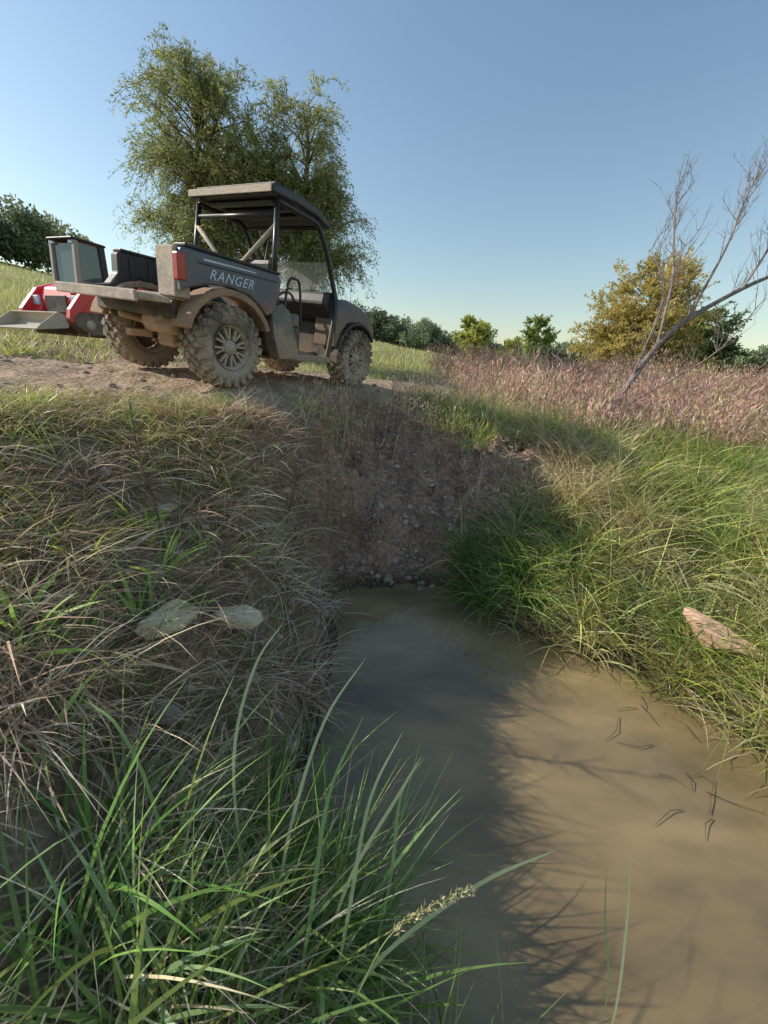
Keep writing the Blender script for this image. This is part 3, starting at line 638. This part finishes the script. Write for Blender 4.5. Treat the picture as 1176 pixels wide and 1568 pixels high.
V, Fq, C = tufts(cent, 14, .06, (.12, .30), (.010, .022), [(.38, .54, .11), (.46, .60, .14)], lean=(.2, .9), curve=(.3, 1.0), seg=5); np_mesh('broadleaf_weeds', V, Fq, C, M_BLADE)

c1 = np.stack([U(-.75, -.05, 30), U(.30, .80, 30)], 1)
c2 = np.stack([U(-.40, .12, 22), U(.50, .98, 22)], 1)
c3 = np.stack([U(.1, .58, 13), U(.22, .5, 13)], 1)
c4 = np.stack([U(-1.0, -.3, 10), U(.7, 1.35, 10)], 1)
GR2 = GREEN+[(.38, .50, .22), (.30, .43, .20)]
parts = [tufts(c1, 18, .09, (.28, .62), (.006, .015), GR2, lean=(.05, .9), curve=(.3, 1.5), seg=7, bias=(.3, .2)),
 tufts(c2, 15, .08, (.30, .64), (.006, .015), GR2, lean=(.05, .8), curve=(.2, 1.3), seg=7, bias=(.5, .35)),
 tufts(c3, 8, .05, (.25, .5), (.004, .009), GREEN+YGREEN, lean=(.05, .5), curve=(.1, .8), seg=7, bias=(.2, .2)),
 tufts(c4, 12, .06, (.15, .4), (.004, .009), GR2, lean=(.1, .8), curve=(.3, 1.3), seg=7),
 tufts(c1, 16, .13, (.25, .55), (.003, .008), STRAW, lean=(.3, 1.3), curve=(.4, 1.4), seg=7, bias=(.1, .1))]
V, Fq, C = merge(parts); np_mesh('tall_foreground_grass', V, Fq, C, M_BLADE)
def ribbon(pts, w, colr):
    pl = catmull(pts, 6); n = len(pl); t = np.gradient(pl, axis=0); t /= np.linalg.norm(t, axis=1, keepdims=True)
    s = np.cross(t, np.array([.3, -.8, .5])); s /= np.linalg.norm(s, axis=1, keepdims=True)
    ww = w*np.sin(np.linspace(.35, math.pi-.04, n))[:, None]**.7
    V = np.stack([pl-s*ww/2, pl+s*ww/2], 1).reshape(-1, 3); i = np.arange(n-1)*2
    return V, np.stack([i, i+1, i+3, i+2], 1), np.tile(colr, (2*n, 1))
gb_ = (.32, .47, .17); pb = (.60, .68, .36)
LB = [([(-.02, .5, -1.68), (.083, .53, -1.42), (.3, .58, -1.2), (.49, .61, -1.09)], .014, pb),
 ([(.66, .42, -1.92), (.65, .457, -1.48), (.64, .52, -1.2), (.63, .58, -1.01)], .010, pb),
 ([(-.1, .6, -1.72), (-.02, .68, -1.4), (.10, .78, -1.2), (.17, .86, -1.13)], .012, pb),
 ([(-.25, .62, -1.7), (-.22, .75, -1.35), (-.15, .95, -1.12), (-.03, 1.15, -1.02)], .011, pb),
 ([(-.35, .7, -1.6), (-.42, .85, -1.2), (-.40, 1.02, -.98), (-.33, 1.15, -.88)], .010, pb),
 ([(.05, .6, -1.8), (.1, .72, -1.5), (.12, .85, -1.3), (.2, .95, -1.25)], .011, gb_),
 ([(-.05, .55, -1.72), (-.02, .62, -1.45), (.02, .80, -1.25), (.12, 1.0, -1.2)], .012, pb),
 ([(-.15, .5, -1.68), (-.12, .58, -1.38), (-.10, .75, -1.16), (-.02, .95, -1.08)], .012, gb_),
 ([(-.5, .6, -1.5), (-.6, .72, -1.2), (-.72, .8, -1.02), (-.86, .85, -.97)], .010, gb_),
 ([(.72, .5, -1.92), (.72, .55, -1.6), (.70, .62, -1.42), (.72, .7, -1.33)], .007, gb_)]
parts = [ribbon(*q) for q in LB]
V, Fq, C = merge(parts); np_mesh('long_grass_blades', V, Fq, C, M_BLADE)
ax_ = catmull([(.02, .47, -1.45), (.08, .50, -1.27), (.17, .53, -1.205), (.27, .55, -1.16)], 8)
st_, sf_ = tube_arrays(ax_, .0016, 5)
sp_i = rng.integers(9, len(ax_), 240); sp_p = ax_[sp_i]+rng.normal(size=(240, 3))*.004
sdv = rng.normal(size=(240, 3))*.5+np.array([.8, .2, .3]); LV = leaf_arrays(sp_p, sdv, U(.008, .02, 240), .0045, pick([(.42, .38, .22), (.55, .48, .30), (.34, .33, .16)], 240))
V, Fq, C = merge([(st_, sf_, np.tile((.3, .35, .15), (len(st_), 1))), LV]); np_mesh('grass_seed_head', V, Fq, C, M_DRY)

def rmask(x, y):
    h = height(x, y); return sstep(-1.9, -1.82, h)*sstep(.70, 1.0, x+.1*y-.15+.5*fbm(x*3, y*3))*sstep(6.5, 5.0, y)*nottrack(x, y)
rc = np.stack(region(1450, .6, 5.5, 1.0, 6.0, rmask), 1)
parts = [tufts(rc, 28, .10, (.24, .64), (.005, .012), GREEN+YG2+YG2, lean=(.05, .8), curve=(.4, 1.5), seg=4, bias=(-.25, -.2), zmin=-1.95, patch=True),
 tufts(rc[:500], 14, .1, (.2, .58), (.004, .008), STRAW+BROWN, lean=(.3, 1.1), curve=(.4, 1.3), seg=4, bias=(-.4, -.3), zmin=-1.95),
 tufts(np.stack(region(36, .72, 1.40, 2.75, 3.45), 1), 22, .07, (.3, .66), (.006, .012), GREEN, lean=(.1, .7), curve=(.6, 1.7), seg=4, bias=(-.3, -.5), zmin=-1.95)]
V, Fq, C = merge(parts); np_mesh('right_bank_grass', V, Fq, C, M_BLADE)
fr_ = []
for (ax, ay), (bx, by) in zip([(.75, 3.0), (1.35, 2.35), (1.9, 1.95), (2.1, 1.5), (2.1, 1.1)], [(1.35, 2.35), (1.9, 1.95), (2.1, 1.5), (2.1, 1.1), (2.3, .4)]):
    for k in range(20):
        t = U(0, 1); fr_.append((ax+(bx-ax)*t+U(-.14, .2), ay+(by-ay)*t+U(-.14, .2)))
V, Fq, C = tufts(fr_, 14, .10, (.08, .30), (.003, .007), YG2+STRAW, lean=(.4, 1.3), curve=(.3, .9), seg=4, bias=(-.6, -.3), zmin=-2.15); np_mesh('waterside_grass', V, Fq, C, M_BLADE)

def weeds(name, xy, L, pal, leafn=16, ls=.02, w=.005, spread=.04):
    x, y = xy; z = height(x, y); nn = len(x); Lh = U(*L, nn)*(1+1.2*fbm(x*1.2, y*1.2)); az = U(0, 6.28, nn); ln = U(0, .35, nn); cv = U(-.1, .5, nn)
    pt = sstep(-.15, .15, fbm(x*.9+5, y*.9))[:, None]
    c = pick(pal, nn)*(.8+.35*pt); A_ = [blade_arrays(np.stack([x, y, z-.01], 1), Lh, np.full(nn, w), az, ln, cv, c*.8, 4),]
    s = U(.3, 1.0, (nn, leafn)); th = ln[:, None]+cv[:, None]*s*.6; q = s*Lh[:, None]
    px_ = x[:, None]+np.sin(th)*np.cos(az)[:, None]*q+rng.normal(size=s.shape)*spread; py_ = y[:, None]+np.sin(th)*np.sin(az)[:, None]*q+rng.normal(size=s.shape)*spread
    pz_ = z[:, None]+np.cos(th)*q
    pos = np.stack([px_, py_, pz_], -1).reshape(-1, 3); m_ = len(pos)
    A_.append(leaf_arrays(pos, rng.normal(size=(m_, 3))*.5+np.array([0, 0, .9]), ls*U(.4, 1.8, m_), ls*.16, np.repeat(c, leafn, 0)*U(.7, 1.3, (m_, 1))))
    V, Fq, C = merge(A_); return np_mesh(name, V, Fq, C, M_DRY)
lip = lambda x, y: np.exp(-((x+.48)/.28)**2-((y-3.9)/.65)**2)
xa = region(900, -1.3, .3, 2.9, 5.6, lip)
xb = region(700, -.6, 2.4, 4.4, 7.0, lambda x, y: (1-trackmask(x, y)[0])*.6)
xc = region(70, -.5, 1.6, 3.2, 4.8)
weeds('dry_weeds', tuple(np.concatenate([xa[i], xb[i], xc[i]]) for i in (0, 1)), (.28, .80), STRAW+STRAW+BROWN, 10, .045, .006)
field('dry_lip_grass', region(5500, -1.2, 2.6, 3.2, 7, lambda x, y: nottrack(x, y)*.7), (.15, .5), (.003, .006), STRAW+BROWN, M_DRY, lean=(.05, .6), curve=(.2, 1.2))
bm_ = lambda x, y: sstep(1.4, 2.6, x+.25*(y-5)+fbm(x, y)*1.5)*sstep(4.2, 5.2, y+fbm(x*1.3, y)*1.4)*sstep(16, 12, y)
weeds('reddish_brush', region(13000, 1.2, 17, 4.0, 16, bm_), (.45, 1.0), RED, 15, .085, .006, .06)
fm = lambda x, y: nottrack(x, y)*sstep(3.8, 5, np.hypot(x, y))*(np.abs(np.arctan2(x, y)) < .95)*(1-np.exp(-((x+6)/1.6)**2-((y-7.4)/1.5)**2))
field('meadow_grass', region(60000, -14, 14, 2, 18, lambda x, y: fm(x, y)*(1-.8*bm_(x, y))), (.08, .26), (.008, .014), YGREEN+YG2+STRAW, lean=(.05, .6), curve=(.2, .9), seg=2)
field('far_meadow_grass', region(60000, -90, 60, 14, 90, lambda x, y: (np.abs(np.arctan2(x, y)) < .95)*np.clip(30/np.hypot(x, y), 0, 1)), (.2, .5), (.04, .08), YGREEN+YG2+STRAW, lean=(.05, .5), curve=(.1, .6), seg=1)
field('left_meadow_weeds', region(9000, -20, -8, 8.6, 20, lambda x, y: (np.arctan2(x, y) > -.95)*.9), (.2, .6), (.008, .016), YGREEN+YG2+STRAW, lean=(.02, .4), curve=(.1, .8), seg=3)

# ------------------------------------------------------------------ stones
def ico(sub):
    bm = bmesh.new(); bmesh.ops.create_icosphere(bm, subdivisions=sub, radius=1); V = np.array([v.co[:] for v in bm.verts]); F_ = np.array([[v.index for v in f.verts] for f in bm.faces]); bm.free(); return V, F_
def mat_stone(name, c1, c2):
    m, nt, out = newmat(name); v = texco(nt); nz = noise(nt, v, 25, 5, .7)
    at = nt.nodes.new('ShaderNodeAttribute'); at.attribute_name = 'Col'
    c = mixc(nt, 1, ramp(nt, nz.outputs[0], [(.3, c1), (.7, c2)]).outputs[0], at.outputs['Color'], 'MULTIPLY')
    bsdf(nt, out, c, .9, .2, bump=nz.outputs[0], bs=.7, bd=.015); return m
M_ST = mat_stone('stone', (.36, .28, .21), (.62, .51, .40))
IV, IF = ico(1)
def gravel(name, xy, s):
    x, y = xy; k = len(x); z = height(x, y); sc = (s[0]+(s[1]-s[0])*U(0, 1, k)**3)[:, None]*U(.5, 1.2, (k, 3))*np.array([1, 1, .6])
    jit = 1+U(-.3, .3, (k, len(IV), 1)); a = U(0, 6.28, k)
    V = IV[None]*jit*sc[:, None]; ca, sa = np.cos(a)[:, None], np.sin(a)[:, None]
    V = np.stack([V[..., 0]*ca-V[..., 1]*sa, V[..., 0]*sa+V[..., 1]*ca, V[..., 2]], -1)+np.stack([x, y, z], 1)[:, None]
    F_ = (IF[None]+(np.arange(k)*len(IV))[:, None, None]).reshape(-1, 3)
    return np_mesh(name, V.reshape(-1, 3), F_, np.repeat(np.tile(U(.5, 1.1, (k, 1)), (1, 3)), len(IV), 0), M_ST)
ga = region(3000, -.5, 1.5, 2.8, 4.8, lambda x, y: gullymask(x, y)*(.25+.75*sstep(4.0, 3.0, y))); gb = region(1300, -4, .2, 2.2, 7, lambda x, y: trackmask(x, y)[0]*.5)
gc = region(600, -1.6, -.2, .6, 3)
gravel('gravel', tuple(np.concatenate([ga[i], gb[i], gc[i]]) for i in (0, 1)), (.006, .05))
def rock(name, c, s, rot=0, tilt=0, mat=M_ST, seed=0):
    V, F_ = ico(4); rg_ = np.random.default_rng(seed); V = V.copy()
    for k in range(12):
        nrm = rg_.normal(size=3); nrm /= np.linalg.norm(nrm); dd = V@nrm; lim = rg_.uniform(.4, .75); V -= np.outer(np.maximum(dd-lim, 0), nrm)
    V *= (1+.2*fbm(V[:, 0]*4+seed, V[:, 1]*4+V[:, 2]*3)[:, None]); V *= np.array(s)
    o = np_mesh(name, V, F_, np.ones((len(V), 3)), mat, False)
    o.location = (c[0], c[1], h1(c[0], c[1])+c[2]); o.rotation_euler = (tilt, .25, rot); return o
M_LIME = mat_stone('pale_limestone', (.50, .41, .26), (.78, .66, .46)); M_DST = mat_stone('dark_stone', (.22, .18, .14), (.40, .33, .27))
rock('flat_rock', (-.74, 1.63, .07), (.17, .11, .06), .6, .3, M_LIME, 1); rock('flat_rock', (-.88, 1.40, .06), (.17, .11, .07), 1.0, .4, M_LIME, 2)
rock('flat_rock', (-.60, 1.5, .02), (.06, .045, .035), .3, .2, M_LIME, 3)
rock('embedded_rock', (-1.62, 1.38, 0), (.14, .12, .10), .2, .2, M_DST, 4); rock('embedded_rock', (-.80, 1.10, .02), (.09, .07, .05), .2, .5, M_DST, 5)
M_LOG = mat_stone('reddish_stone', (.44, .26, .17), (.72, .50, .35)); rock('reddish_rock', (2.30, 2.14, .10), (.32, .14, .11), -.8, .15, M_LOG, 12)
def stem(name, pts, r_, twigs):
    parts = []; pl = catmull(pts, 6); V, Fq = tube_arrays(pl, np.linspace(r_, .002, len(pl)), 5); parts.append((V, Fq, tcol(V)))
    for k in range(twigs):
        i = rng.integers(4, len(pl)-1); d_ = np.array([U(-1, 1), U(-1, 1), U(.3, 1)])*U(.04, .14)
        V, Fq = tube_arrays([pl[i], pl[i]+d_*.5, pl[i]+d_], [.0022, .0018, .001], 4); parts.append((V, Fq, tcol(V)))
    V, Fq, C = merge(parts); np_mesh(name, V, Fq, None, M_BARK, True)
stem('dead_weed_stem', [(-1.10, 1.75, h1(-1.1, 1.75)), (-1.13, 1.76, -.7), (-1.18, 1.78, -.5), (-1.20, 1.80, -.22)], .007, 28)
stem('dead_weed_stem', [(-.72, 2.6, h1(-.72, 2.6)), (-.66, 2.6, -.9), (-.60, 2.62, -.7)], .005, 10)
parts = []
for k in range(14):
    a = np.array([U(1.5, 2.05), U(1.2, 2.0), -1.893]); an = U(0, 6.28); L = U(.06, .26); dd = np.array([math.cos(an), math.sin(an), 0])*L
    V, Fq = tube_arrays([a, a+dd*.5+np.array([U(-.03, .03), U(-.03, .03), .008]), a+dd], [.002, .0018, .001], 5); parts.append((V, Fq, tcol(V)))
V, Fq, C = merge(parts); np_mesh('floating_twigs', V, Fq, None, M_BARK, True)
